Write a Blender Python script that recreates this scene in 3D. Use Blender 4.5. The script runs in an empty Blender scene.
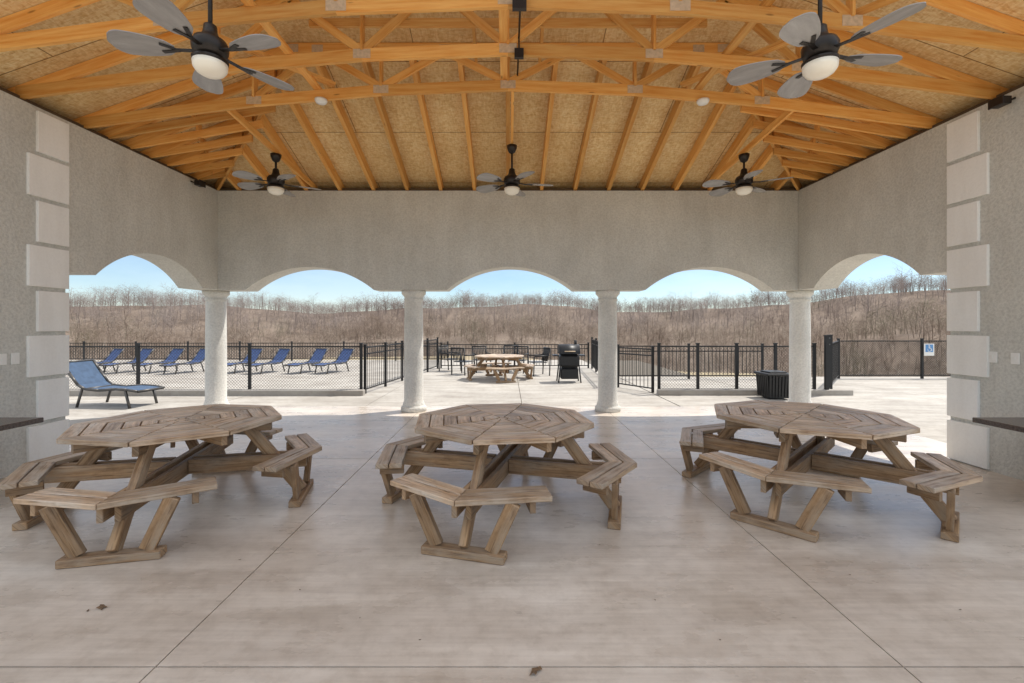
import bpy, math, random
from mathutils import Vector, Matrix
import numpy as np
R=random.Random(7)
C=bpy.context.scene.collection
rad=math.radians
# ---------------------------------------------------------------- materials
def newmat(name,rough=.8,metal=0.0,spec=.5):
    m=bpy.data.materials.new(name); m.use_nodes=True
    b=m.node_tree.nodes["Principled BSDF"]
    b.inputs["Roughness"].default_value=rough; b.inputs["Metallic"].default_value=metal
    b.inputs["Specular IOR Level"].default_value=spec
    return m,m.node_tree,b
def ramp(nt,src,stops):
    r=nt.nodes.new("ShaderNodeValToRGB"); e=r.color_ramp.elements
    while len(e)<len(stops): e.new(.5)
    for i,(p,c) in enumerate(stops): e[i].position=p; e[i].color=(*c,1)
    nt.links.new(src,r.inputs[0]); return r.outputs[0]
def coords(nt,kind="Object",scale=(1,1,1),rot=(0,0,0)):
    t=nt.nodes.new("ShaderNodeTexCoord"); m=nt.nodes.new("ShaderNodeMapping")
    m.inputs["Scale"].default_value=scale; m.inputs["Rotation"].default_value=rot
    nt.links.new(t.outputs[kind],m.inputs[0]); return m.outputs[0]
def noise(nt,co,scale,detail=6,rough=.6):
    n=nt.nodes.new("ShaderNodeTexNoise"); n.inputs["Scale"].default_value=scale
    n.inputs["Detail"].default_value=detail; n.inputs["Roughness"].default_value=rough
    nt.links.new(co,n.inputs["Vector"]); return n.outputs[0]
def mix(nt,a,b,f,mode="MIX"):
    m=nt.nodes.new("ShaderNodeMix"); m.data_type="RGBA"; m.blend_type=mode
    for s,v in ((m.inputs[0],f),(m.inputs[6],a),(m.inputs[7],b)):
        if isinstance(v,(int,float)): s.default_value=v
        elif isinstance(v,tuple): s.default_value=(*v,1)
        else: nt.links.new(v,s)
    return m.outputs[2]
def bump(nt,b,h,strength=.3,dist=.01):
    n=nt.nodes.new("ShaderNodeBump"); n.inputs["Strength"].default_value=strength; n.inputs["Distance"].default_value=dist
    nt.links.new(h,n.inputs["Height"]); nt.links.new(n.outputs[0],b.inputs["Normal"])
def plain(name,col,rough=.6,metal=0,var=.15,scale=8,spec=.5):
    m,nt,b=newmat(name,rough,metal,spec); co=coords(nt)
    n=noise(nt,co,scale,3)
    lo=tuple(c*(1-var) for c in col); hi=tuple(min(1,c*(1+var)) for c in col)
    nt.links.new(ramp(nt,n,[(.3,lo),(.7,hi)]),b.inputs["Base Color"]); return m
def wood(name,dark,light,rough=.6,tintamt=.5,grain=30,spec=.3,grey=None):
    m,nt,b=newmat(name,rough,0,spec)
    co=coords(nt,"UV",(1.6,grain,1)); n=noise(nt,co,1.0,5,.65)
    c=ramp(nt,n,[(.30,dark),(.66,light)])
    if grey:
        n2=noise(nt,coords(nt,"UV",(1.6,7,1)),1.5,4)
        c=mix(nt,c,grey,ramp(nt,n2,[(.42,(0,0,0)),(.66,(.8,.8,.8))]))
        n3=noise(nt,coords(nt,"UV",(3,60,1)),1.2,3)
        c=mix(nt,c,ramp(nt,n3,[(.36,(.42,.37,.32)),(.46,(1,1,1))]),.7,"MULTIPLY")
        n4=noise(nt,coords(nt,"UV",(2.5,4,1)),1.7,5,.7)
        c=mix(nt,c,ramp(nt,n4,[(.36,(.62,.57,.52)),(.52,(1,1,1))]),.7,"MULTIPLY")
    at=nt.nodes.new("ShaderNodeAttribute"); at.attribute_name="tint"
    t=ramp(nt,at.outputs["Fac"],[(0,(1-tintamt,)*3),(1,(1,1,1))])
    c=mix(nt,c,t,1.0,"MULTIPLY")
    kn=nt.nodes.new("ShaderNodeTexVoronoi"); kn.inputs["Scale"].default_value=1
    nt.links.new(coords(nt,"UV",(2.2,9,1)),kn.inputs["Vector"])
    k=ramp(nt,kn.outputs["Distance"],[(.05,(.35,.28,.22)),(.11,(1,1,1))])
    c=mix(nt,c,k,.7,"MULTIPLY")
    nt.links.new(c,b.inputs["Base Color"]); bump(nt,b,n,.5,.004); return m
def stucco(name,col,var=.12,bm=.6):
    m,nt,b=newmat(name,.92,0,.2); co=coords(nt)
    n1=noise(nt,co,1.3,4,.6); n2=noise(nt,co,34,3,.7); n3=noise(nt,coords(nt,"Object",(2.5,2.5,.5)),2.0,4)
    lo=tuple(c*(1-var*1.2) for c in col); hi=tuple(min(.92,c*(1+var*.6)) for c in col)
    c=ramp(nt,n1,[(.3,lo),(.7,hi)])
    c=mix(nt,c,ramp(nt,n2,[(.35,(.78,.78,.78)),(.6,(1,1,1))]),min(1,bm*1.4),"MULTIPLY")
    c=mix(nt,c,ramp(nt,n3,[(.35,(.90,.89,.88)),(.6,(1,1,1))]),.6,"MULTIPLY")
    nt.links.new(c,b.inputs["Base Color"]); bump(nt,b,n2,bm,.016); return m
def concrete(name,lo,hi,rough=.5,spec=.5,strk=True,stain=.6):
    m,nt,b=newmat(name,rough,0,spec); co=coords(nt)
    n1=noise(nt,co,.55,4,.55); n2=noise(nt,coords(nt,"Object",(.9,22,1)),1.6,5,.6); n3=noise(nt,co,9,6,.7)
    c=ramp(nt,n1,[(.30,lo),(.70,hi)])
    if strk: c=mix(nt,c,ramp(nt,n2,[(.3,(.78,.765,.75)),(.62,(1,1,1))]),.55,"MULTIPLY")
    c=mix(nt,c,ramp(nt,n3,[(.33,(.82,.80,.78)),(.55,(1,1,1))]),stain,"MULTIPLY")
    n5=noise(nt,coords(nt,"Object",(1,2.2,1)),1.3,5,.6)
    c=mix(nt,c,ramp(nt,n5,[(.34,(.74,.71,.68)),(.60,(1,1,1))]),stain,"MULTIPLY")
    n6=noise(nt,coords(nt,"Object",(.35,3.2,1)),1.1,4,.6)
    c=mix(nt,c,ramp(nt,n6,[(.38,(.82,.80,.785)),(.60,(1,1,1))]),stain,"MULTIPLY")
    v=nt.nodes.new("ShaderNodeTexVoronoi"); v.inputs["Scale"].default_value=1.7; nt.links.new(co,v.inputs["Vector"])
    c=mix(nt,c,ramp(nt,v.outputs["Distance"],[(.0,(.55,.5,.47)),(.015,(.8,.78,.76)),(.028,(1,1,1))]),.7,"MULTIPLY")
    nt.links.new(c,b.inputs["Base Color"])
    nt.links.new(ramp(nt,n5,[(.3,(rough*.75,)*3),(.7,(rough*1.25,)*3)]),b.inputs["Roughness"])
    bump(nt,b,n2,.15,.003); return m
def osb(name):
    m,nt,b=newmat(name,.75,0,.25)
    co=coords(nt); wn=nt.nodes.new("ShaderNodeTexNoise"); wn.inputs["Scale"].default_value=2.5; nt.links.new(co,wn.inputs["Vector"])
    def flakes(sc,rot):
        v=nt.nodes.new("ShaderNodeTexVoronoi"); v.inputs["Scale"].default_value=1
        nt.links.new(mix(nt,coords(nt,"Object",sc,(0,0,rot)),wn.outputs[1],.02),v.inputs["Vector"]); 
        s=nt.nodes.new("ShaderNodeSeparateColor"); nt.links.new(v.outputs["Color"],s.inputs[0]); return s.outputs[0]
    a=flakes((20,66,20),.35); c2=flakes((60,20,20),-.25); d=flakes((24,80,20),1.0)
    ca=ramp(nt,a,[(0,(.72,.45,.18)),(.5,(.88,.65,.33)),(1,(.94,.77,.46))])
    cb=ramp(nt,c2,[(0,(.67,.41,.16)),(.6,(.87,.65,.34)),(1,(.93,.75,.43))])
    c=mix(nt,ca,cb,.5); c=mix(nt,c,ramp(nt,d,[(0,(.74,.62,.48)),(.22,(1,1,1))]),.5,"MULTIPLY")
    c=mix(nt,c,ramp(nt,noise(nt,co,1.1,4,.6),[(.35,(.84,.79,.72)),(.62,(1,1,1))]),.8,"MULTIPLY")
    br=nt.nodes.new("ShaderNodeTexBrick"); br.inputs["Scale"].default_value=1
    br.inputs["Brick Width"].default_value=2.4; br.inputs["Row Height"].default_value=1.2; br.inputs["Mortar Size"].default_value=.006
    br.inputs["Color1"].default_value=(1,1,1,1); br.inputs["Color2"].default_value=(.90,.87,.82,1); br.inputs["Mortar"].default_value=(.3,.2,.1,1)
    nt.links.new(co,br.inputs["Vector"])
    c=mix(nt,c,br.outputs["Color"],.9,"MULTIPLY")
    nt.links.new(c,b.inputs["Base Color"]); return m
WALL=stucco("grey_stucco",(.685,.675,.62),.07,.6)
QUOIN=stucco("quoin_stucco",(.93,.92,.88),.02,.12)
COLM=stucco("column_stone",(.77,.755,.70),.13,.55)
FLOOR=concrete("pavilion_concrete",(.68,.60,.51),(.84,.775,.69),.30,.5,True,.75)
DECK=concrete("deck_concrete",(.44,.415,.375),(.55,.525,.48),.8,.3,True,.8)
DARKJ=plain("joint_dirt",(.13,.11,.085),.95)
PINE=wood("pine_lumber",(.80,.32,.055),(.98,.57,.18),.6,.34,26)
OSB=osb("strand_board")
SHING=plain("roof_shingle",(.09,.08,.075),.95,0,.3,20)
GALV=plain("galvanised_steel",(.60,.46,.31),.5,.1,.15,30)
BRONZE=plain("dark_bronze_metal",(.03,.025,.022),.4,.5,.2,20)
BLACK=plain("black_powder_coat",(.016,.016,.017),.45,.2,.2,20)
SHADEW=plain("shadowed_blocking",(.10,.065,.035),.9)  # near-black wood: shade of the gap under the rafters put into the colour
TABLEW=wood("weathered_table_wood",(.34,.21,.12),(.76,.555,.365),.48,.38,34,.5,(.68,.60,.50))
LEGW=wood("treated_leg_wood",(.27,.15,.07),(.58,.375,.205),.6,.40,30,.3,(.44,.35,.26))
BLADE=wood("fan_blade_wood",(.27,.26,.255),(.42,.41,.40),.25,.2,22,.6)
GLASS,_nt,_b=newmat("frosted_glass",.35,0,.5); _b.inputs["Base Color"].default_value=(.95,.90,.78,1)
WHITE=plain("white_plastic",(.82,.81,.77),.4,0,.03)
BLUE=plain("blue_sling",(.045,.085,.215),.8,0,.2,12)
BLUE2=plain("faded_blue_sling",(.05,.09,.16),.8,0,.2,12)
TUBE=plain("chair_tube",(.10,.095,.09),.4,.5)
GRAN=plain("dark_counter",(.09,.07,.06),.25,0,.5,60)
def barkmat(name,stops,sc,big=None,green=0):
    m,nt,b=newmat(name,.95,0,.1); co=coords(nt)
    c=ramp(nt,noise(nt,co,sc,4,.7),stops)
    if green:
        c=mix(nt,c,(.15,.165,.085),ramp(nt,noise(nt,coords(nt,"Object",(1,1,.3)),.045,3,.55),[(.60,(0,0,0)),(.66,(green,)*3)]))
    if big: c=mix(nt,c,ramp(nt,noise(nt,co,big,5,.65),[(.38,(.62,.56,.54)),(.60,(1.0,1.0,1.0))]),1.0,"MULTIPLY")
    nt.links.new(c,b.inputs["Base Color"]);return m
BARK=barkmat("bark_near",[(.3,(.14,.11,.085)),(.5,(.27,.225,.18)),(.66,(.66,.60,.52))],.25)
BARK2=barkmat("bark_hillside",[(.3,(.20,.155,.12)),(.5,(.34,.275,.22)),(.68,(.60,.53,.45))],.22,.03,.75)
BARK3=barkmat("bark_distant_hazed",[(.3,(.24,.20,.18)),(.5,(.34,.29,.265)),(.70,(.48,.425,.39))],.12,.02,.5)  # paler mauve bark: distance haze put into the colour
LEAF=plain("dry_leaf",(.16,.10,.055),.8,0,.4,60)
SIGNB=plain("sign_blue",(.10,.27,.55),.4,0,.03)
KERB=concrete("kerb_concrete",(.36,.335,.30),(.46,.43,.39),.8,.3,False)
# ---------------------------------------------------------------- builder
class B:
    def __init__(s): s.v=[];s.f=[];s.m=[];s.uv=[];s.t=[];s.sm=[]
    def face(s,idx,mat,uvs,t,smooth=False):
        s.f.append(idx);s.m.append(mat);s.uv.append(uvs);s.t.append(t);s.sm.append(smooth)
    def hexa(s,P,mat=0,uvd=None,t=None):
        o=len(s.v); s.v+= [tuple(p) for p in P]
        if t is None:t=R.random()
        ou,ov=R.random()*50,R.random()*50
        if uvd is None:
            a=(Vector(P[1])-Vector(P[0])); b=(Vector(P[3])-Vector(P[0])); uvd=a if a.length>b.length else b
        u=Vector(uvd).normalized()
        for q in ((3,2,1,0),(4,5,6,7),(0,1,5,4),(1,2,6,5),(2,3,7,6),(3,0,4,7)):
            p=[Vector(P[i]) for i in q]; n=(p[1]-p[0]).cross(p[2]-p[0])
            if n.length<1e-12: n=Vector((0,0,1))
            n.normalize(); w=n.cross(u)
            if w.length<.3: w=n.orthogonal()
            w.normalize()
            s.face([o+i for i in q],mat,[(x.dot(u)+ou,x.dot(w)+ov) for x in p],t)
    def box(s,a,b,mat=0,t=None):
        x0,y0,z0=a;x1,y1,z1=b
        if x0>x1:x0,x1=x1,x0
        P=[(x0,y0,z0),(x1,y0,z0),(x1,y1,z0),(x0,y1,z0),(x0,y0,z1),(x1,y0,z1),(x1,y1,z1),(x0,y1,z1)]
        d=[(x1-x0,(1,0,0)),(y1-y0,(0,1,0)),(z1-z0,(0,0,1))]; d.sort(reverse=True)
        s.hexa(P,mat,d[0][1],t)
    def beam(s,p0,p1,w,h,mat=0,up=(0,0,1)):
        p0=Vector(p0);p1=Vector(p1);d=(p1-p0).normalized();up=Vector(up)
        if abs(d.dot(up.normalized()))>.97: up=Vector((0,1,0)) if abs(d.y)<.9 else Vector((1,0,0))
        sd=d.cross(up).normalized(); u=sd.cross(d).normalized()
        a=sd*w/2;b=u*h/2
        P=[p0-a-b,p0+a-b,p1+a-b,p1-a-b,p0-a+b,p0+a+b,p1+a+b,p1-a+b]
        s.hexa(P,mat,d)
    def vchord(s,x0,z0,x1,z1,y,th,h,mat=0):
        P=[(x0,y-th/2,z0),(x1,y-th/2,z1),(x1,y+th/2,z1),(x0,y+th/2,z0)]
        P+=[(p[0],p[1],p[2]+h) for p in P]; s.hexa(P,mat,(x1-x0,0,z1-z0))
    def cyl(s,p0,p1,r0,r1=None,n=10,mat=0,caps=True,smooth=True):
        if r1 is None:r1=r0
        p0=Vector(p0);p1=Vector(p1);d=(p1-p0).normalized();a=d.orthogonal().normalized();b=d.cross(a)
        o=len(s.v);t=R.random()
        for p,r in((p0,r0),(p1,r1)):
            for i in range(n):
                an=2*math.pi*i/n; s.v.append(tuple(p+(a*math.cos(an)+b*math.sin(an))*r))
        for i in range(n):
            j=(i+1)%n; s.face([o+i,o+j,o+n+j,o+n+i],mat,[(0,i/n),(0,(i+1)/n),(1,(i+1)/n),(1,i/n)],t,smooth)
        if caps:
            s.face([o+i for i in range(n)][::-1],mat,[(0,0)]*n,t); s.face([o+n+i for i in range(n)],mat,[(0,0)]*n,t)
    def lathe(s,prof,n=24,mat=0,c=(0,0,0)):
        o=len(s.v);t=R.random();k=len(prof)
        for r,z in prof:
            for i in range(n):
                an=2*math.pi*i/n; s.v.append((c[0]+r*math.cos(an),c[1]+r*math.sin(an),c[2]+z))
        for q in range(k-1):
            for i in range(n):
                j=(i+1)%n; s.face([o+q*n+i,o+q*n+j,o+(q+1)*n+j,o+(q+1)*n+i],mat,[(0,0)]*4,t,True)
        s.face([o+i for i in range(n)][::-1],mat,[(0,0)]*n,t); s.face([o+(k-1)*n+i for i in range(n)],mat,[(0,0)]*n,t)
    def prism(s,poly,z0,z1,mat=0,uvd=(1,0)):
        o=len(s.v);n=len(poly);t=R.random();ou,ov=R.random()*40,R.random()*40
        u=Vector(uvd).normalized();w=Vector((-u.y,u.x))
        f=lambda p:(Vector(p).dot(u)+ou,Vector(p).dot(w)+ov)
        s.v+=[(p[0],p[1],z0) for p in poly]+[(p[0],p[1],z1) for p in poly]
        s.face([o+i for i in range(n)][::-1],mat,[f(p) for p in poly][::-1],t)
        s.face([o+n+i for i in range(n)],mat,[f(p) for p in poly],t)
        for i in range(n):
            j=(i+1)%n; a=f(poly[i]);b=f(poly[j])
            s.face([o+i,o+j,o+n+j,o+n+i],mat,[a,b,(b[0],b[1]+.04),(a[0],a[1]+.04)],t)
    def make(s,name,mats,parent=None,loc=(0,0,0),bevel=0):
        me=bpy.data.meshes.new(name); me.from_pydata(s.v,[],s.f)
        for m in mats: me.materials.append(m)
        me.polygons.foreach_set("material_index",s.m); me.polygons.foreach_set("use_smooth",s.sm)
        uvl=me.uv_layers.new(name="UVMap"); uvl.data.foreach_set("uv",[c for q in s.uv for p in q for c in p])
        at=me.attributes.new("tint","FLOAT","FACE"); at.data.foreach_set("value",s.t)
        me.update()
        ob=bpy.data.objects.new(name,me); C.objects.link(ob); ob.location=loc
        if parent: ob.parent=parent
        if bevel:
            md=ob.modifiers.new("edge","BEVEL"); md.width=bevel; md.segments=1; md.limit_method="ANGLE"; md.angle_limit=rad(50)
        return ob
def info(o,label,cat,group=None):
    o["label"]=label;o["category"]=cat
    if group:o["group"]=group
def empty(name,loc,rz,label,cat,group=None):
    e=bpy.data.objects.new(name,None); e.empty_display_size=.1; C.objects.link(e); e.location=loc; e.rotation_euler=(0,0,rz)
    info(e,label,cat,group); return e
def dup(src,loc,rz,label=None,scale=None):
    kids=list(src.children)
    n=src.copy(); C.objects.link(n); n.location=loc; n.rotation_euler=(0,0,rz)
    if scale:n.scale=scale
    if label:n["label"]=label
    for k in kids:
        q=k.copy(); C.objects.link(q); q.parent=n
        for g in k.children:
            h=g.copy(); C.objects.link(h); h.parent=q
    return n
# ---------------------------------------------------------------- setting: ground
def sstep(a,b,x):
    t=max(0,min(1,(x-a)/(b-a)));return t*t*(3-2*t)
def terr(x,y):
    r=math.hypot(x,y); 
    if y<0: return -.12
    az=math.degrees(math.atan2(x,y))
    st=25-9.5*sstep(2,20,az)
    z=-.12-13*sstep(st,85,r)
    top=25.5+2.6*sstep(16,40,az)-3.5*sstep(-24,-47,az)+2.6*math.sin(az*.15+1.6)+1.0*math.sin(az*.34)+.4*math.sin(az*.9)
    z+=top*sstep(130,310,r)
    z+=(5.2+3.6*math.sin(az*.12+2.4)+1.0*math.sin(az*.31+1))*math.exp(-((r-160)/30)**2)
    z-=60*sstep(335,600,r)
    return z
def make_ground():
    xs=[-900,-600,-420]+[i*10 for i in range(-34,35)]+[420,600,900]
    ys=[-600,-200,-60,-20]+[i*6 for i in range(0,60)]+[370,420,500,700,1000]
    v=[(x,y,terr(x,y)) for y in ys for x in xs]; n=len(xs)
    f=[(j*n+i,j*n+i+1,(j+1)*n+i+1,(j+1)*n+i) for j in range(len(ys)-1) for i in range(n-1)]
    me=bpy.data.meshes.new("ground"); me.from_pydata(v,[],f)
    m,nt,b=newmat("leaf_litter",1,0,.1); co=coords(nt); n1=noise(nt,co,.05,8,.7); n2=noise(nt,co,3,8,.8)
    c=ramp(nt,n1,[(.35,(.16,.125,.10)),(.6,(.27,.22,.18))]); c=mix(nt,c,ramp(nt,n2,[(.3,(.6,.55,.5)),(.65,(1,1,1))]),.8,"MULTIPLY")
    s=nt.nodes.new("ShaderNodeSeparateXYZ"); nt.links.new(co,s.inputs[0])
    mr=nt.nodes.new("ShaderNodeMapRange"); mr.inputs[1].default_value=22; mr.inputs[2].default_value=50; nt.links.new(s.outputs[1],mr.inputs[0])
    c=mix(nt,(.34,.28,.185),c,mr.outputs[0])
    nt.links.new(c,b.inputs["Base Color"]); me.materials.append(m)
    for p in me.polygons:p.use_smooth=True
    o=bpy.data.objects.new("ground",me); C.objects.link(o); o["kind"]="structure"
make_ground()
def slab(name,xs,ys,z,th,mat,gap):
    b=B()
    b.box((xs[0],ys[0],z-th-.02),(xs[-1],ys[-1],z-.018),1)
    for i in range(len(xs)-1):
        for j in range(len(ys)-1):
            g=gap/2; b.box((xs[i]+g,ys[j]+g,z-th),(xs[i+1]-g,ys[j+1]-g,z),0)
    o=b.make(name,[mat,DARKJ]); o["kind"]="structure"; return o
slab("pavilion_floor",[-5.95,-1.65,1.85,5.95],[-1.2,2.13,5.45,8.95],0,.08,FLOOR,.008)
b=B()
for a in ((-30,-9,5.96,21),(5.96,-9,30,14.2)): b.box((a[0],a[1],-.115),(a[2],a[3],-.035),1)
def deckarea(x0,x1,y0,y1,st):
    nx=max(1,round((x1-x0)/st));ny=max(1,round((y1-y0)/st))
    for i in range(nx):
        for j in range(ny):
            b.box((x0+(x1-x0)*i/nx+.006,y0+(y1-y0)*j/ny+.006,-.1),(x0+(x1-x0)*(i+1)/nx-.006,y0+(y1-y0)*(j+1)/ny-.006,-.012),0)
deckarea(-30,-5.96,-9,21,3.4);deckarea(5.96,30,-9,14.2,3.4);deckarea(-5.95,3.4,8.97,21,3.5);deckarea(3.42,5.95,8.97,14.2,3);deckarea(-5.95,5.95,-9,-1.22,3.5)
o=b.make("patio_ground",[DECK,DARKJ]);o["kind"]="structure"
# ---------------------------------------------------------------- pavilion
WX=5.29;WY=8.3;TH=.42;TOP=4.05;SPR=2.24;RISE=.42;W0=3.95
pav=empty("pavilion",(0,4,0),0,"open grey stucco pavilion with arches, round columns, exposed timber roof","pavilion")
def P_(b,name,mats,bevel=0):
    o=b.make(name,mats,None,(0,0,0),bevel); o.parent=pav; o.matrix_parent_inverse=Matrix.Translation((0,-4,0)); return o
def lowf(s,arches):
    for c,hs in arches:
        if abs(s-c)<hs:
            Rr=(hs*hs+RISE*RISE)/(2*RISE); return SPR+math.sqrt(max(0,Rr*Rr-(s-c)**2))-(Rr-RISE)
    return SPR
def archwall(b,s0,s1,arches,mp,flip=False,zt=TOP):
    ss={s0,s1}
    for c,hs in arches:
        for i in range(41): ss.add(c-hs+2*hs*i/40)
    ss=sorted(ss);o=len(b.v);k=len(ss)
    for s in ss:
        l=lowf(s,arches)
        b.v+=[mp(s,0,l),mp(s,0,zt),mp(s,TH,l),mp(s,TH,zt)]
    for i in range(k-1):
        a=o+4*i;c=a+4
        for q in ((a,c,c+1,a+1),(c+2,a+2,a+3,c+3),(a+2,c+2,c,a),(a+1,c+1,c+3,a+3)):
            q=list(q); 
            if flip:q=q[::-1]
            b.face(q,0,[(0,0)]*4,.5)
    for a in (o,o+4*(k-1)):
        b.face([a,a+1,a+3,a+2],0,[(0,0)]*4,.5)
XA=[-3.62,.05,3.68]
b=B(); archwall(b,-WX-TH,WX+TH,[(x,1.17) for x in XA],lambda s,t,z:(s,WY+t,z)); P_(b,"wall",[WALL])
for sg in (-1,1):
    b=B(); archwall(b,5.44,WY-.003,[(6.86,1.02)],lambda s,t,z:(sg*(WX+t),s,z),sg<0)
    b.box((sg*WX,W0,0),(sg*(WX+TH),5.44,TOP),0)
    w=P_(b,"wall",[WALL])
    for i in range(8):
        wide=i%2==0
        z0=.012+i*.505; q=B(); xa,xb=sg*(WX-.028),sg*(WX+TH+.03)
        q.box((xa,5.0 if wide else 5.10,z0),(xb,5.462,z0+.458),0)
        o=q.make("quoin_block",[QUOIN],None,(0,0,0),.004); o.parent=w
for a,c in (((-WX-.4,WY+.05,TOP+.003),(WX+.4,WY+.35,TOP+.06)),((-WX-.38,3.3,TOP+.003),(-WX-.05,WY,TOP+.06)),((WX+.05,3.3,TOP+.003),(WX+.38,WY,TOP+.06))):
    q=B();q.box(a,c,0);P_(q,"top_plate",[SHADEW])  # plate coloured dark to draw the shaded gap along the wall head
prof=[(.235,0),(.235,.07),(.225,.09),(.200,.10),(.200,.13),(.187,.17),(.176,.20),(.176,.9),(.172,1.5),(.165,2.02),(.165,2.05),(.18,2.06),(.18,2.085),(.168,2.09),(.172,2.12),(.205,2.16),(.222,2.175),(.222,SPR-.003)]
for x,y in ((-1.76,WY+.2),(1.86,WY+.2),(-WX-.2,WY+.26),(WX+.2,WY+.26)):
    q=B();q.lathe(prof,32,0,(x,y,0));P_(q,"column",[COLM])
SL=.355
def T(x,y): return 4.24+SL*min(WX+.05-abs(x),WY+.05-y)
roof=B()
ev=.45; x1=WX+.05+ev; yb=WY+.05+ev; yf=3.25; ze=4.24-SL*ev
xk=max(0,WX+.05-(WY+.05-yf))
def rq(pts):
    o=len(roof.v); roof.v+=pts+[(p[0],p[1],p[2]+.02) for p in pts]; n=len(pts)
    roof.face([o+i for i in range(n)],0,[(0,0)]*n,.5); roof.face([o+n+i for i in range(n)][::-1],1,[(0,0)]*n,.5)
    for i in range(n):
        j=(i+1)%n; roof.face([o+j,o+i,o+n+i,o+n+j],1,[(0,0)]*4,.5)
zk=4.24+SL*(WX+.05-xk)
rq([(-x1,yf,ze),(-xk,yf,zk),(-x1,yb,ze)])
rq([(x1,yf,ze),(x1,yb,ze),(xk,yf,zk)])
rq([(-x1,yb,ze),(-xk,yf,zk),(xk,yf,zk),(x1,yb,ze)])
ro=P_(roof,"roof",[OSB,SHING])
def RP(b,name,mats,bevel=0):
    o=b.make(name,mats,None,(0,0,0),bevel);o.parent=ro; return o
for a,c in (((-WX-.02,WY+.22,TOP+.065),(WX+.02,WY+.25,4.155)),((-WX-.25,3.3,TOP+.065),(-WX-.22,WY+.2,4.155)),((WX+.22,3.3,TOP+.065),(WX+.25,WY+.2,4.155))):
    q=B();q.box(a,c,0);RP(q,"blocking",[SHADEW])
def lowz(x):
    x=abs(x);K=[(0,4.56),(1.6,4.50),(3.2,4.36),(WX+.1,4.08)]
    for (a,za),(c,zc) in zip(K,K[1:]):
        if x<=c:return za+(zc-za)*(x-a)/(c-a)
    return K[-1][1]
girder=5.75
def plate(b,x,z,y,w=.2,h=.13):
    for s in(-1,1):
        b.box((x-w/2,y+s*.0235-.0015,z-h/2),(x+w/2,y+s*.0235+.0015,z+h/2),1)
ty=[girder-.75*i for i in range(4)]
for y in ty:
    b=B();D=.13;th=.042
    xs=[-WX-.1,-3.2,-1.6,0,1.6,3.2,WX+.1]
    for a,c in zip(xs,xs[1:]): b.vchord(a,lowz(a),c,lowz(c),y,th,D)
    xf=max(0,WX+.05-(WY+.05-y))
    tz=lambda x:T(x,y)-.006
    tops=[-WX-.4,-xf,xf,WX+.4] if xf>.1 else [-WX-.4,0,WX+.4]
    for a,c in zip(tops,tops[1:]): b.vchord(a,tz(a)-.13,c,tz(c)-.13,y,.037,.13)
    pts=[-4.2,-3.2,-2.4,-1.6,-.8,0,.8,1.6,2.4,3.2,4.2]
    for i in range(len(pts)-1):
        a,c=pts[i],pts[i+1]
        za,zc=(lowz(a)+.1,tz(c)-.1) if i%2 else (tz(a)-.1,lowz(c)+.1)
        if abs(za-zc)>.18: b.beam((a,y,za),(c,y,zc),.033,.085,0,(0,0,1))
    for x in (-3.2,-1.6,0,1.6,3.2): plate(b,x,lowz(x)+.07,y,.19,.10)
    for x in (-2.4,-.8,.8,2.4): plate(b,x,tz(x)-.075,y,.14,.09)
    if xf>.1:
        for x in(-xf,xf):plate(b,x,tz(x)-.07,y,.2,.1)
    for x in(-3.2,-1.6,0,1.6,3.2): b.beam((x,y,lowz(x)+.11),(x,y,tz(x)-.11),.030,.085)
    if y<5.5: b.vchord(-2.2,(lowz(2.2)+tz(2.2))/2,2.2,(lowz(2.2)+tz(2.2))/2,y+.04,.036,.09)
    RP(b,"truss",[PINE,GALV])
for sg in(-1,1):
    b=B()
    p0=(sg*(WX+.4),WY+.4,T(WX,WY)-.11-SL*.42); p1=(sg*(WX+.05-(WY+.05-girder)),girder+.03,T(0,girder)-.10)
    b.beam(p0,p1,.042,.16)
    RP(b,"hip_rafter",[PINE])
x=-4.92
while x<4.95:
    ye=max(girder+.03,WY+.05-(WX+.05-abs(x))+.03)
    b=B(); y0=WY+.42;y1=ye
    zA=4.24+SL*(WY+.05-y0)-.006;zB=4.24+SL*(WY+.05-y1)-.006
    P=[(x-.03,y0,zA-.18),(x+.03,y0,zA-.18),(x+.03,y1,zB-.18),(x-.03,y1,zB-.18)];P+=[(p[0],p[1],p[2]+.18) for p in P]
    b.hexa(P,0,(0,y1-y0,zB-zA)); RP(b,"rafter",[PINE])
    x+=.615
for y in (6.1,6.45,6.8,7.15,7.5,7.85):
    for sg in(-1,1):
        b=B(); xe=WX+.05-(WY+.05-y)+.03
        a,c=sg*(WX+.4),sg*xe; lo,hi=min(a,c),max(a,c)
        zt=lambda x:4.24+SL*(WX+.05-abs(x))-.136
        b.vchord(lo,zt(lo),hi,zt(hi),y,.042,.13)
        z0=4.09; z1=4.09+.17*(WX-abs(c))
        a=sg*(WX+.1)
        if a<c:b.vchord(a,z0,c,z1,y,.037,.1)
        else:b.vchord(c,z1,a,z0,y,.037,.1)
        mx=sg*(WX+xe)/2
        b.beam((mx,y,z0+.1+.17*(WX-abs(mx))),(mx,y,4.24+SL*(WX-abs(mx))-.12),.032,.085)
        RP(b,"jack_truss",[PINE,GALV])
for x in(-2.4,2.4,-.05):
    b=B();b.beam((x,3.3,lowz(x)+.13+.022),(x,girder+.1,lowz(x)+.13+.022),.085,.036);RP(b,"lateral_brace",[PINE])
for sg in(-1,1):
    b=B();b.beam((sg*3.9,3.4,lowz(3.9)+.19),(sg*2.2,girder,lowz(2.2)+.19),.085,.036);RP(b,"lateral_brace",[PINE])
    b=B();b.beam((sg*.4,3.4,5.5),(sg*.4,girder,4.95),.036,.085);RP(b,"lateral_brace",[PINE])
b=B()
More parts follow.
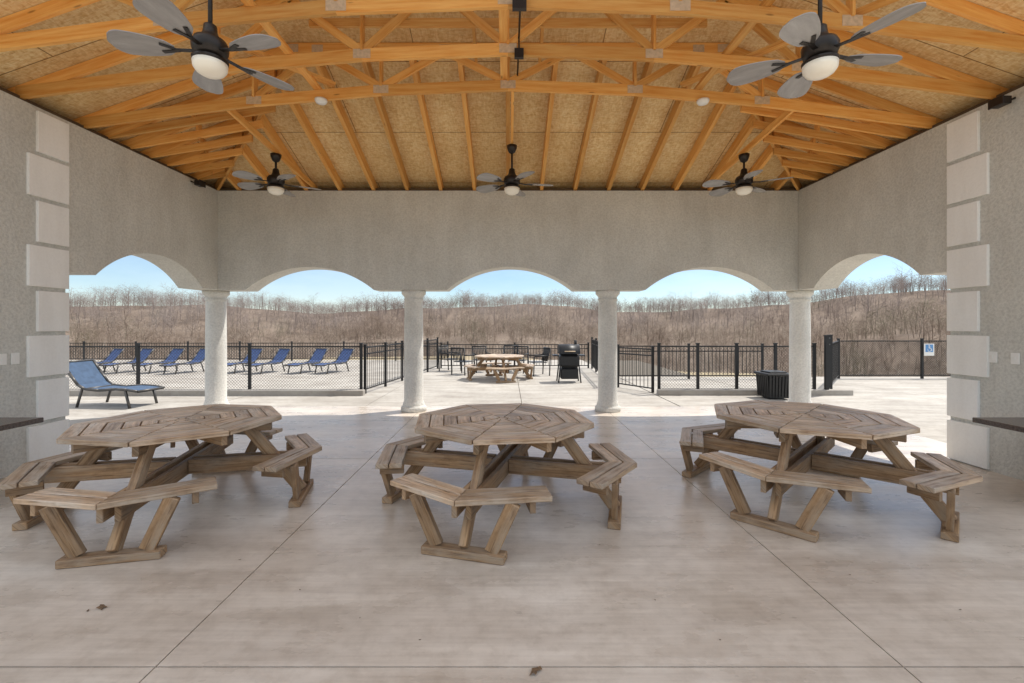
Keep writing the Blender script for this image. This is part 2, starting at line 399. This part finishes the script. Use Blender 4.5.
b.box((-x1,yb+.002,ze-.15),(x1,yb+.03,ze+.03),0)
for sg in(-1,1):b.box((sg*(x1+.002),yf,ze-.15),(sg*(x1+.03),yb,ze+.03),0)
RP(b,"fascia",[WHITE])
b=B();b.cyl((.12,5.72,4.74),(.12,3.4,4.74),.011,None,8,0);b.cyl((.12,4.2,4.74),(.35,4.2,4.75),.011,None,8,0)
b.box((.04,4.16,4.50),(.17,4.21,4.62),0);b.box((.07,4.925,4.50),(.17,4.97,4.60),0);b.cyl((.12,4.95,4.6),(.12,4.95,4.74),.009,None,8,0);b.cyl((.1,4.19,4.62),(.12,4.19,4.74),.011,None,8,0)
o=b.make("electrical_conduit",[BRONZE]);info(o,"dark metal conduit with boxes along the trusses","conduit")
for X in(-2.35,2.45):
    e=empty("ceiling_light",(X,5.72,lowz(X)-.0),0,"small round white light under a timber chord","light","small lights under the trusses")
    q=B();q.lathe([(.075,0),(.075,-.02),(.06,-.045),(.02,-.05)],20,0);q.make("lamp_shade",[WHITE],e)
def flood(x,y,z,rz):
    e=empty("flood_light",(x,y,z),rz,"small dark flood light mounted at the head of the wall","light","small dark flood lights on the walls")
    q=B();q.box((-.07,-.04,-.04),(.07,.05,.04));q.box((-.08,-.055,-.05),(.08,-.04,.05));q.make("housing",[BRONZE],e,(0,0,0),.008)
    q=B();q.beam((0,.05,0),(0,.14,.04),.04,.02);q.make("bracket",[BRONZE],e)
flood(WX-.14,4.76,3.93,rad(-90));flood(-WX+.14,7.6,3.96,rad(90))
# ---------------------------------------------------------------- ceiling fans
def make_fan(loc,rz,topz):
    e=empty("ceiling_fan",loc,rz,"dark bronze ceiling fan with five grey blades and bowl light","fan","ceiling fans hanging from the timber roof")
    H=topz-loc[2]
    q=B();q.cyl((0,0,.16),(0,0,H-.08),.016,None,10);q.make("downrod",[BRONZE],e)
    q=B();q.lathe([(.02,H-.12),(.05,H-.10),(.075,H-.04),(.08,H)],20);q.make("canopy",[BRONZE],e)
    q=B();q.lathe([(.05,-.07),(.08,-.06),(.11,-.04),(.125,0),(.127,.04),(.11,.075),(.065,.10),(.05,.14),(.045,.19),(.02,.21)],28);q.make("motor",[BRONZE],e)
    q=B();q.lathe([(.075,-.10),(.12,-.097),(.125,-.075),(.05,-.068)],28);q.make("light_fitter",[BRONZE],e)
    q=B();q.lathe([(.02,-.195),(.06,-.19),(.095,-.17),(.115,-.14),(.12,-.1)],28);q.make("light_bowl",[GLASS],e)
    for i in range(5):
        a=2*math.pi*i/5; q=B()
        q.beam((.11,0,-.02),(.23,0,-.035),.035,.008,1); q.beam((.2,.0,-.035),(.32,.04,-.028),.03,.006,1);q.beam((.2,.0,-.035),(.32,-.04,-.044),.03,.006,1)
        n=18;rs=[.23+.42*j/n for j in range(n+1)]
        o=len(q.v)
        for r in rs:
            tt=(r-.23)/.42
            w=.045+.068*math.sin(math.pi*min(1,(tt**.8)*1.0)*.62+.0)
            if tt>.72: w*=math.sqrt(max(.01,1-((tt-.72)/.28)**2.2))
            if tt<.1: w*=.6+.4*tt/.1
            w=max(w,.006); tl=.2
            for s,zt2 in((-1,0),(1,0),(1,.006),(-1,.006)):
                q.v.append((r,s*w,-.03+s*w*tl+zt2-.012*tt))
        for j in range(n):
            for p in range(4):
                a0=o+j*4+p;a1=o+j*4+(p+1)%4
                q.face([a0,a1,a1+4,a0+4],0,[(rs[j],p*.08),(rs[j],p*.08+.08),(rs[j+1],p*.08+.08),(rs[j+1],p*.08)],.6)
        q.face([o,o+3,o+2,o+1],0,[(0,0)]*4,.5);q.face([o+4*n+i for i in range(4)],0,[(0,0)]*4,.5)
        m=q.make("blade",[BLADE,BRONZE],e);m.rotation_euler=(0,0,a)
    return e
make_fan((-2.29,3.5,3.71),rad(-19),4.44)
make_fan((2.40,3.5,3.70),rad(6),4.44)
for x,rz in((-3.57,25),(.06,5),(3.63,40)):
    za,zb=lowz(x)+.06,4.14
    zz=za+(zb-za)*(7.0-5.75)/(8.5-5.75)
    make_fan((x,7.0,3.80),rad(rz),zz-.045)
    q=B();q.beam((x,5.775,za),(x,8.5,zb),.038,.09);RP(q,"fan_joist",[PINE])
# ---------------------------------------------------------------- picnic tables
def make_table(loc,rz):
    e=empty("picnic_table",loc,rz,"weathered wooden octagonal picnic table with four attached angled benches","picnic table","octagonal wooden picnic tables")
    t8=math.tan(rad(22.5)); q=B()
    A=.755; rings=6; w=A/ (rings+.35)
    for i in range(8):
        am=rad(-90+22.5+45*i); n=Vector((math.cos(am),math.sin(am)));t=Vector((-n.y,n.x))
        for k in range(rings):
            po=A-k*w; pi=po-w+.012; g=.006
            pts=[n*pi-t*(pi*t8-g),n*po-t*(po*t8-g),n*po+t*(po*t8-g),n*pi+t*(pi*t8-g)]
            q.prism([tuple(p) for p in pts],.722,.76+R.uniform(-.002,.002),0,tuple(t))
    pi=A-rings*w
    q.prism([(pi/math.cos(rad(22.5))*math.cos(rad(45*i)),pi/math.cos(rad(22.5))*math.sin(rad(45*i))) for i in range(8)],.722,.759,0)
    q.make("table_top",[TABLEW],e,(0,0,0),.003)
    q=B()
    for i in range(8):
        a=rad(45*i);d=Vector((math.cos(a),math.sin(a),0)); z=.675
        q.beam(d*(.0 if i in(0,4) else .06)+Vector((0,0,z)),d*.73+Vector((0,0,z)),.045,.088 if i in(0,4) else .087)
    q.prism([(.09*math.cos(rad(45*i+22.5)),.09*math.sin(rad(45*i+22.5))) for i in range(8)],.640,.7195,0)
    q.make("top_support",[LEGW],e,(0,0,0),.003)
    q=B()
    for s in(-1,1):
        q.beam((s*.052,-1.04,.345),(s*.052,1.04,.345),.04,.13)
        q.beam((-1.04,s*.052,.352),(-.075,s*.052,.352),.04,.125);q.beam((.075,s*.052,.352),(1.04,s*.052,.352),.04,.125)
    q.make("cross_beam",[LEGW],e,(0,0,0),.004)
    A0=1.17*math.cos(rad(22.5)); pw=.112
    for u in range(4):
        a=rad(-90+90*u);D=Vector((math.cos(a),math.sin(a),0));S=Vector((-D.y,D.x,0));Z=Vector((0,0,1))
        q=B()
        for sg in(-1,1):
            am=a+sg*rad(22.5);n=Vector((math.cos(am),math.sin(am)));t=Vector((-n.y,n.x))*sg
            for k in range(2):
                po=A0-k*pw;pi=po-pw+.010
                se=.21
                pts=[n*pi-t*(pi*t8-.003),n*po-t*(po*t8-.003),n*po+t*se,n*pi+t*se]
                if sg<0: pts=pts[::-1]
                q.prism([tuple(p) for p in pts],.412,.45+R.uniform(-.001,.001),0,tuple(t))
        q.make("bench",[TABLEW],e,(0,0,0),.004)
        for sg in(-1,1):
            am=a+sg*rad(22.5);n=Vector((math.cos(am),math.sin(am),0));t=Vector((-n.y,n.x,0))*sg
            q=B();q.beam(n*(A0-.02)+t*.08+Z*.37,n*(A0-.22)+t*.08+Z*.37,.04,.078)
            q.make("bench_support",[LEGW],e,(0,0,0),.003)
        q=B();q.beam(D*.99-S*.30+Z*.03,D*.99+S*.30+Z*.03,.1,.056);q.make("foot_board",[LEGW],e,(0,0,0),.005)
        for sg in(-1,1):
            q=B();q.beam(D*.99+S*sg*.20+Z*.06,D*1.0+S*sg*.36+Z*.41,.045,.095,0,tuple(S));q.make("leg",[LEGW],e,(0,0,0),.004)
        q=B();q.beam(D*.99+Z*.06,D*.50+Z*.715,.055,.10);q.make("leg",[LEGW],e,(0,0,0),.004)
    return e
t1=make_table((-.05,4.1,0),rad(-15))
t1b=dup(t1,(-2.90,4.05,0),rad(13))
t1c=dup(t1,(2.78,4.28,0),rad(-45))
t4=dup(t1,(-.25,13.6,-.012),rad(12),"weathered octagonal picnic table on the sunlit patio beyond the columns",(.92,.92,.92))
# ---------------------------------------------------------------- counters, plates
for sg in(-1,1):
    e=empty("counter",(sg*4.9,3.5,0),0,"dark stone counter on a stucco base against the wall","counter","bar counters along the walls")
    q=B();q.box((-.6 if sg>0 else -.4,.1,.70),(.4 if sg>0 else .6,.72,.745),0)
    q.make("counter_top",[GRAN],e,(0,0,0),.006)
    q=B();q.box((-.3,.2,0),(.3,.6,.70),0);q.make("base",[WALL],e,(sg*.08,0,0))
def switch(x,y,z,sg,w):
    e=empty("wall_switch",(x,y,z),0,"white switch plate on the stucco wall","switch","switch plates on the stucco walls")
    q=B();q.box((-.006,-w,-.06),(.006,w,.06),0);q.make("plate",[WHITE],e,(0,0,0),.003)
    for yy in ([0] if w<.05 else[-.028,.028]):
        q=B();q.box((-.012,yy-.008,-.018),(.012,yy+.008,.018),0);q.make("toggle",[WHITE],e)
for y,w in((4.88,.04),(4.75,.045)): switch(-WX+.007,y,1.24,-1,w)
for y,w in((4.96,.045),(4.74,.04)): switch(WX-.007,y,1.25,1,w)
# ---------------------------------------------------------------- lounge chairs
def make_lounge(loc,rz,label,group,mat):
    e=empty("lounge_chair",loc,rz,label,"lounge chair",group)
    prof=[(-.74,.88),(-.58,.66),(-.40,.44),(-.25,.36),(.05,.34),(.4,.37),(.65,.36),(.88,.33)]
    def sling(p,name):
        q=B();o=len(q.v)
        for x,z in p: q.v+=[(x,-.29,z),(x,.29,z),(x,.29,z-.03),(x,-.29,z-.03)]
        for i in range(len(p)-1):
            for k in range(4):
                a=o+4*i+k;c=o+4*i+(k+1)%4;q.face([a,c,c+4,a+4][::-1],0,[(0,0)]*4,.5,False)
        q.make(name,[mat],e)
    sling(prof[:4],"backrest");sling(prof[3:],"seat")
    q=B()
    for s in(-1,1):
        for (xa,za),(xc,zc) in zip(prof,prof[1:]): q.cyl((xa,s*.30,za),(xc,s*.30,zc),.026,None,8)
    for x,z in(prof[0],prof[-1],prof[3]): q.cyl((x,-.30,z),(x,.30,z),.02,None,8)
    q.make("frame",[TUBE],e)
    for x0,x1_,zt in((-.3,-.42,.37),(.62,.72,.36)):
        for s in(-1,1):
            q=B();q.cyl((x0,s*.30,zt),(x1_,s*.30,0),.024,None,8);q.make("leg",[TUBE],e)
    return e
make_lounge((-7.98,9.15,-.012),rad(-6),"faded blue sling lounge chair standing alone beside the pavilion",None,BLUE2)
g="blue lounge chairs lined up on the pool deck"
L=None
for px in(98,128,160,190,241,271,308,335):
    X=(px-508)*15.6/455
    if L is None: L=make_lounge((X,15.6,-.012),rad(-108),"navy blue sling lounge chair on the sunlit pool deck",g,BLUE);L.scale=(.87,.87,.87)
    else: dup(L,(X,15.6+R.uniform(-.1,.1),-.012),rad(-108+R.uniform(-6,6)))
# ---------------------------------------------------------------- fences
def fence(pts,h,kind,label,z=-.012,postr=.028,sp=2.4,wr=.003):
    e=empty("fence",(pts[0][0],pts[0][1],z),0,label,"fence","black metal fences around the pool deck"); o=Vector((pts[0][0],pts[0][1],0))
    allp=[]
    for (xa,ya),(xb,yb_) in zip(pts,pts[1:]):
        a=Vector((xa,ya,0))-o;c=Vector((xb,yb_,0))-o;n=max(1,round((c-a).length/sp))
        P=[a.lerp(c,i/n) for i in range(n+1)]
        for p in P:
            if all((p-r).length>.05 for r in allp):
                allp.append(p);q=B();q.box((p.x-postr,p.y-postr,0),(p.x+postr,p.y+postr,h+.04));q.box((p.x-postr-.008,p.y-postr-.008,h+.04),(p.x+postr+.008,p.y+postr+.008,h+.06));q.make("post",[BLACK],e)
        for p,r in zip(P,P[1:]):
            d=(r-p);ln=d.length;u=d/ln;q=B();Z=Vector((0,0,1))
            s=p+u*postr;t=r-u*postr
            for zz in(h-.02,.1)+((h-.17,) if kind=="picket" else ()): q.beam(s+Z*zz,t+Z*zz,.022,.03)
            ll=(t-s).length
            if kind=="picket":
                m=max(2,int(ll/.11))
                for i in range(1,m): 
                    c0=s+u*(ll*i/m); q.beam(c0+Z*.1,c0+Z*(h-.02),.013,.013)
            else:
                hh=h-.14;st=.07;x=-hh
                while x<ll:
                    for dr in(1,-1):
                        x0,x1_=x,x+hh;z0,z1=(.11,.11+hh) if dr>0 else(.11+hh,.11)
                        ca=max(0,x0);cb=min(ll,x1_)
                        if cb-ca>.02:
                            za=z0+(z1-z0)*(ca-x0)/hh;zb=z0+(z1-z0)*(cb-x0)/hh
                            q.beam(s+u*ca+Z*za,s+u*cb+Z*zb,wr,wr)
                    x+=st
            q.make("panel",[BLACK],e)
    return e
fence([(-19,10.6),(-3.42,10.6)],1.13,"link","long black chain link fence along the pool deck",wr=.0042)
fence([(-3.36,10.7),(-2.6,16.8)],1.1,"picket","black picket fence run along the patio walk",sp=1.2)
fence([(-26,20.4),(-2.7,20.4)],.82,"picket","low black picket fence at the far edge of the pool deck",sp=2.4)
fence([(-2.5,17),(3.0,17)],.9,"picket","low black picket fence at the far side of the patio")
fence([(3.1,16.8),(2.75,11.9)],1.1,"picket","black picket fence beside the patio grill",sp=1.2)
fence([(2.85,11.8),(3.45,10.85)],1.05,"picket","narrow black picket gate panel by the patio",sp=2)
fence([(3.55,10.7),(7.2,10.7)],1.13,"link","black chain link fence behind the trash bin",sp=.92,wr=.0042)
fence([(3.2,13.6),(7.6,13.6)],1.0,"picket","black picket fence at the edge of the slope",sp=2)
fence([(7.35,10.5),(7.75,10.95)],1.32,"picket","tall black gate with heavy posts",postr=.035,sp=.6)
fence([(7.8,11.1),(9.95,13.7),(20,13.7)],1.15,"link","black chain link fence bordering the grassy slope",sp=2.5,wr=.005)
for x0,x1_,y in((-19,-3.3,10.45),(3.45,7.9,10.5)):
    q=B();q.box((x0,y-.1,-.03),(x1_,y+.08,.11));o=q.make("kerb",[KERB],None,(0,0,0),.01);o["kind"]="structure"
e=empty("parking_sign",(12.62,13.64,.68),0,"blue and white accessibility sign fixed to the black fence","sign")
q=B();q.box((-.15,-.006,0),(.15,.006,.36));q.make("plate",[WHITE],e)
q=B();q.box((-.115,-.010,.11),(.115,-.0065,.335));q.make("blue_panel",[SIGNB],e)
q=B()
q.cyl((-.01,-.011,.305),(-.01,-.014,.305),.016,None,14)
q.box((-.02,-.014,.225),(.0,-.011,.285));q.box((0,-.014,.215),(.05,-.011,.23));q.beam((.048,-.0125,.22),(.075,-.0125,.15),.003,.016);q.box((0,-.014,.255),(.04,-.011,.267))
for i in range(16):
    a0=rad(150+i*15);a1=rad(165+i*15);q.beam((.0+.052*math.cos(a0),-.0125,.18+.052*math.sin(a0)),(.052*math.cos(a1),-.0125,.18+.052*math.sin(a1)),.003,.013)
q.make("wheelchair_symbol",[WHITE],e)
# ---------------------------------------------------------------- grill, bin, chairs
e=empty("barbecue_grill",(1.72,12.9,-.012),0,"black smoker grill with rounded lid and side shelves on the patio","grill")
q=B();q.box((-.28,-.25,.42),(.28,.25,.80));q.make("firebox",[BLACK],e,(0,0,0),.07)
q=B();n=12
pts=[(.27*math.cos(math.pi*i/n),.26*math.sin(math.pi*i/n)) for i in range(n+1)]
q.v=[(-.29,y,.805+z) for y,z in pts]+[(.29,y,.805+z) for y,z in pts]
for i in range(n): q.face([i,i+1,n+1+i+1,n+1+i],0,[(0,0)]*4,.5,True)
q.face(list(range(n+1))[::-1],0,[(0,0)]*(n+1),.5);q.face(list(range(n+1,2*n+2)),0,[(0,0)]*(n+1),.5)
q.make("lid",[BLACK],e)
q=B();q.cyl((-.15,-.29,.88),(.15,-.29,.88),.012);q.make("handle",[GALV],e)
q=B();q.cyl((.2,.05,1.0),(.2,.05,1.18),.04);q.make("chimney",[BLACK],e)
for a,c in((-.46,-.30),(.30,.44)):
    q=B();q.box((a,-.2,.74),(c,.2,.77));q.make("side_shelf",[BLACK],e)
q=B();q.box((-.25,-.2,.10),(.25,.2,.40));q.make("lower_cabinet",[BLACK],e,(0,0,0),.03)
for x in(-.26,.26):
    for y in(-.2,.2):
        q=B();q.cyl((x*1.2,y*1.15,0),(x,y,.5),.02);q.make("leg",[BLACK],e)
e=empty("trash_bin",(5.86,10.05,-.012),0,"black boxy slatted trash bin standing by the fence","trash bin")
q=B()
for sx,sy in((1,0),(-1,0),(0,1),(0,-1)):
    for i in range(7):
        o_=-.27+.09*i
        if sx: q.beam((sx*.29,o_*.93,.05),(sx*.33,o_,.54),.012,.06,0,(0,1,0))
        else: q.beam((o_*.93,sy*.29,.05),(o_,sy*.33,.54),.06,.012,0,(0,1,0))
q.box((-.28,-.28,.03),(.28,.28,.07));q.box((-.27,-.27,.08),(.27,.27,.50))
q.make("body",[BLACK],e)
q=B();q.box((-.37,-.37,.54),(.37,.37,.595));q.box((-.25,-.25,.596),(.25,.25,.63));q.make("rim",[BLACK],e,(0,0,0),.02)
e.scale=(.78,.78,.95)
def patio_chair(loc,rz):
    e=empty("patio_chair",loc,rz,"black metal patio chair on the sunlit concrete","chair","black metal patio chairs by the far table")
    q=B();q.box((-.25,-.24,.41),(.25,.24,.435));q.make("seat",[BLACK],e,(0,0,0),.01)
    q=B()
    for i in range(9): q.cyl((-.22+.055*i,.24,.45),(-.22+.055*i,.33,.85),.012,None,6)
    q.cyl((-.25,.335,.87),(.25,.335,.87),.022,None,8);q.make("backrest",[BLACK],e)
    for s in(-1,1):
        q=B();q.cyl((s*.26,-.22,.62),(s*.26,.28,.64),.022,None,8);q.make("armrest",[BLACK],e)
        for y0,y1,zt in((-.22,-.25,.62),(.24,.34,.87)):
            q=B();q.cyl((s*.26,y1 if y0<0 else .30,0),(s*.25,y0 if y0<0 else .335,zt),.02,None,8);q.make("leg",[BLACK],e)
    return e
pc=patio_chair((-1.45,14.9,-.012),rad(150))
for x,y,r in((-.9,15.6,20),(.35,15.4,-20),(.95,14.6,-70),(-2.0,15.9,60),(.1,16,0)): dup(pc,(x,y,-.012),rad(r))
# ---------------------------------------------------------------- fallen leaves
def leaf(x,y,s,rz):
    q=B();n=9;pts=[]
    for i in range(n):
        a=2*math.pi*i/n; r=s*(1 if i%2==0 else .55)*R.uniform(.8,1.15); pts.append((r*math.cos(a),.6*r*math.sin(a),R.uniform(.0,.35)*s))
    q.v=[(0,0,s*.25+.002)]+[(p[0],p[1],p[2]+.002) for p in pts]
    for i in range(n): q.face([0,1+i,1+(i+1)%n],0,[(0,0)]*3,.5)
    o=q.make("fallen_leaf",[LEAF],None,(x,y,0));o.rotation_euler=(0,0,rz);info(o,"small curled dry leaf lying on the concrete floor","leaf","dry leaves on the pavilion floor")
def fl(px,py,s): 
    d=455*1.6/(py-325); leaf((px-508)*d/455,d,s,R.random()*6)
fl(102,608,.04);fl(535,673,.04);fl(88,611,.014);fl(300,590,.008);fl(655,600,.008);fl(720,640,.007);fl(420,640,.007);fl(240,560,.01);fl(850,575,.009);fl(600,545,.01);fl(360,618,.006);fl(960,610,.009)
# ---------------------------------------------------------------- woods
def tree_segs(rng,H,lv,nb,tr=.011,mr=.010):
    segs=[]
    def grow(p,d,L,r,lev):
        n=4 if lev==0 else (3 if lev==1 else 2)
        pts=[p];rr=[r]
        for i in range(n):
            d=(d+Vector((rng.gauss(0,1),rng.gauss(0,1),rng.gauss(0,1)))*(.045 if lev==0 else .2)+Vector((0,0,.1 if lev else .0))).normalized()
            p=p+d*L/n; pts.append(p); rr.append(r*(1-.85*(i+1)/n))
        for i in range(n): segs.append((pts[i],pts[i+1],rr[i],rr[i+1]*.98+.002,lev))
        if lev<lv:
            k=nb[lev]
            for j in range(k):
                t=(.18+.80*(j+rng.random())/k) if lev==0 else (.15+.85*rng.random())
                f=t*n;i=min(n-1,int(f));q=pts[i].lerp(pts[i+1],f-i)
                a=rng.uniform(0,6.28); ax=d.orthogonal().normalized(); ax=Matrix.Rotation(a,3,d)@ax
                nd_=(d*(.6 if lev==0 else .7)+ax*rng.uniform(.6,1.05)).normalized()
                grow(q,nd_,L*rng.uniform(.36,.56)*(1.15-.5*t if lev==0 else 1),max(mr,r*(1-.8*t)*.5),lev+1)
    grow(Vector((0,0,-.3)),Vector((0,0,1)),H*.78,H*tr,0)
    return segs
def segmesh(segs):
    V=[];F=[]
    for a,c,r0,r1,lv in segs:
        d=(c-a).normalized();x=d.orthogonal().normalized();y=d.cross(x);o=len(V)
        for p,r in((a,r0),(c,r1)):
            if p is c and lv>=2: V.append(tuple(c)); continue
            for i in range(3):
                an=2.094*i;V.append(tuple(p+(x*math.cos(an)+y*math.sin(an))*r))
        for i in range(3):
            j=(i+1)%3
            if lv>=2: F.append((o+i,o+j,o+3))
            else: F+=[(o+i,o+j,o+3+j),(o+i,o+3+j,o+3+i)]
    return np.array(V,dtype=np.float32),np.array(F,dtype=np.int32)
rng=random.Random(3)
mid=[segmesh(tree_segs(rng,10,3,(14,5,2),.009)) for _ in range(5)]
far=[segmesh(tree_segs(rng,10,2,(15,7),.009,.015)) for _ in range(8)]
def stuff(name,temps,places,mat,label):
    V=[];F=[];o=0
    for x,y,s,w,k in places:
        v,f=temps[k]; a=rng.uniform(0,6.28);ca,sa=math.cos(a),math.sin(a)
        vv=np.empty_like(v);vv[:,0]=(v[:,0]*ca-v[:,1]*sa)*s*w+x;vv[:,1]=(v[:,0]*sa+v[:,1]*ca)*s*w+y;vv[:,2]=v[:,2]*s+terr(x,y)
        V.append(vv);F.append(f+o);o+=len(v)
    V=np.concatenate(V);F=np.concatenate(F);me=bpy.data.meshes.new(name)
    me.vertices.add(len(V));me.vertices.foreach_set("co",V.ravel());me.loops.add(F.size);me.loops.foreach_set("vertex_index",F.ravel())
    me.polygons.add(len(F));me.polygons.foreach_set("loop_start",np.arange(0,F.size,3,dtype=np.int32));me.polygons.foreach_set("loop_total",np.full(len(F),3,dtype=np.int32))
    me.update(calc_edges=True);me.materials.append(mat)
    ob=bpy.data.objects.new(name,me);C.objects.link(ob);ob["kind"]="stuff";info(ob,label,"woods");return ob
def sector(r0,r1,n,s0,s1,nt):
    P=[]
    for _ in range(n):
        r=math.sqrt(rng.uniform(r0*r0,r1*r1));a=rad(rng.uniform(-52,52))
        s=rng.uniform(s0,s1)*(1.35 if rng.random()<.07 else 1)*(1+.28*math.sin(math.degrees(a)*.8+r*.05)*math.sin(math.degrees(a)*.27))
        P.append((r*math.sin(a),r*math.cos(a),s,rng.uniform(1.1,1.7),rng.randrange(nt)))
    return P
stuff("woodland",mid,sector(82,125,330,.45,1.0,5),BARK,"bare brown winter trees in the valley below the deck")
stuff("hillside_woodland",far,sector(118,205,2200,.40,1.0,8),BARK2,"bare brown winter woods covering the nearer ridge")
stuff("distant_woodland",far,sector(205,335,3400,.45,1.1,8),BARK3,"dense bare winter woods covering the far hill")
def tree_obj(i):
    s=tree_segs(rng,9,3,(15,6,3),.010); e=empty("bare_tree",(0,0,0),0,"bare leafless tree on the slope beyond the deck","tree","bare trees beyond the deck")
    for nm,fl_ in(("trunk",lambda l:l==0),("crown",lambda l:l>0)):
        v,f=segmesh([q for q in s if fl_(q[4])]);me=bpy.data.meshes.new(nm);me.from_pydata(v.tolist(),[],f.tolist());me.materials.append(BARK)
        o=bpy.data.objects.new(nm,me);C.objects.link(o);o.parent=e
    return e
base=[tree_obj(i) for i in range(4)]
for i in range(64):
    a=rad(-50+100*(i+rng.random()*.8)/64);r=rng.uniform(58,84);x,y=r*math.sin(a),r*math.cos(a);s=rng.uniform(.6,1.2)
    if i%9==4: s=1.55
    if i<4: e=base[i];e.location=(x,y,terr(x,y));e.rotation_euler=(0,0,rng.random()*6);e.scale=(s*1.2,s*1.2,s)
    else: dup(base[i%4],(x,y,terr(x,y)),rng.random()*6,None,(s*1.2,s*1.2,s))
# ---------------------------------------------------------------- light
EL,ROT=rad(60),rad(60)
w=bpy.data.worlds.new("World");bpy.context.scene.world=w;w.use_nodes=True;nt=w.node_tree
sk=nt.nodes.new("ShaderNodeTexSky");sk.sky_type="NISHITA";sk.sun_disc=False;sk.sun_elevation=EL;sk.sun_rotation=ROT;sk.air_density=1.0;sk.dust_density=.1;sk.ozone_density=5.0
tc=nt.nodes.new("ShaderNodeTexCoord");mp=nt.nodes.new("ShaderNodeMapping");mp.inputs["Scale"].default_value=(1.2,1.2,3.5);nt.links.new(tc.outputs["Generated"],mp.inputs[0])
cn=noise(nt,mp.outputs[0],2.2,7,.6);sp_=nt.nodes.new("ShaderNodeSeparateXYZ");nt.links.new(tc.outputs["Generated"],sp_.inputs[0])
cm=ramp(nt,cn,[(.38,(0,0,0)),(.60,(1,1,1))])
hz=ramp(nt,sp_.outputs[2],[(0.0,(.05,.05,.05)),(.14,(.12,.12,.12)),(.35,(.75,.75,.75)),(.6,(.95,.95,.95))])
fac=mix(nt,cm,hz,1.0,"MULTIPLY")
cl=mix(nt,sk.outputs[0],(12.0,11.6,11.0),fac)  # bright clouds added mostly overhead, out of view, as neutral fill light
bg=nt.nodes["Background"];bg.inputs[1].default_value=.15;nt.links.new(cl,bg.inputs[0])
sl=bpy.data.lights.new("sun","SUN");sl.energy=5;sl.angle=rad(.5);sl.color=(1,.95,.87)
so=bpy.data.objects.new("sun",sl);C.objects.link(so)
sv=Vector((math.sin(ROT)*math.cos(EL),math.cos(ROT)*math.cos(EL),math.sin(EL)));so.rotation_euler=sv.to_track_quat("Z","Y").to_euler();so.location=(10,-10,20)
cd=bpy.data.cameras.new("camera");cam=bpy.data.objects.new("camera",cd);C.objects.link(cam)
cam.location=(0,0,1.6);cam.rotation_euler=(rad(90),0,0);cd.lens=16;cd.sensor_width=36;cd.shift_x=4/1024;cd.shift_y=-16.5/1024;cd.clip_start=.05;cd.clip_end=3000
s=bpy.context.scene;s.camera=cam
s.view_settings.view_transform="Standard";s.view_settings.look="None";s.view_settings.exposure=0
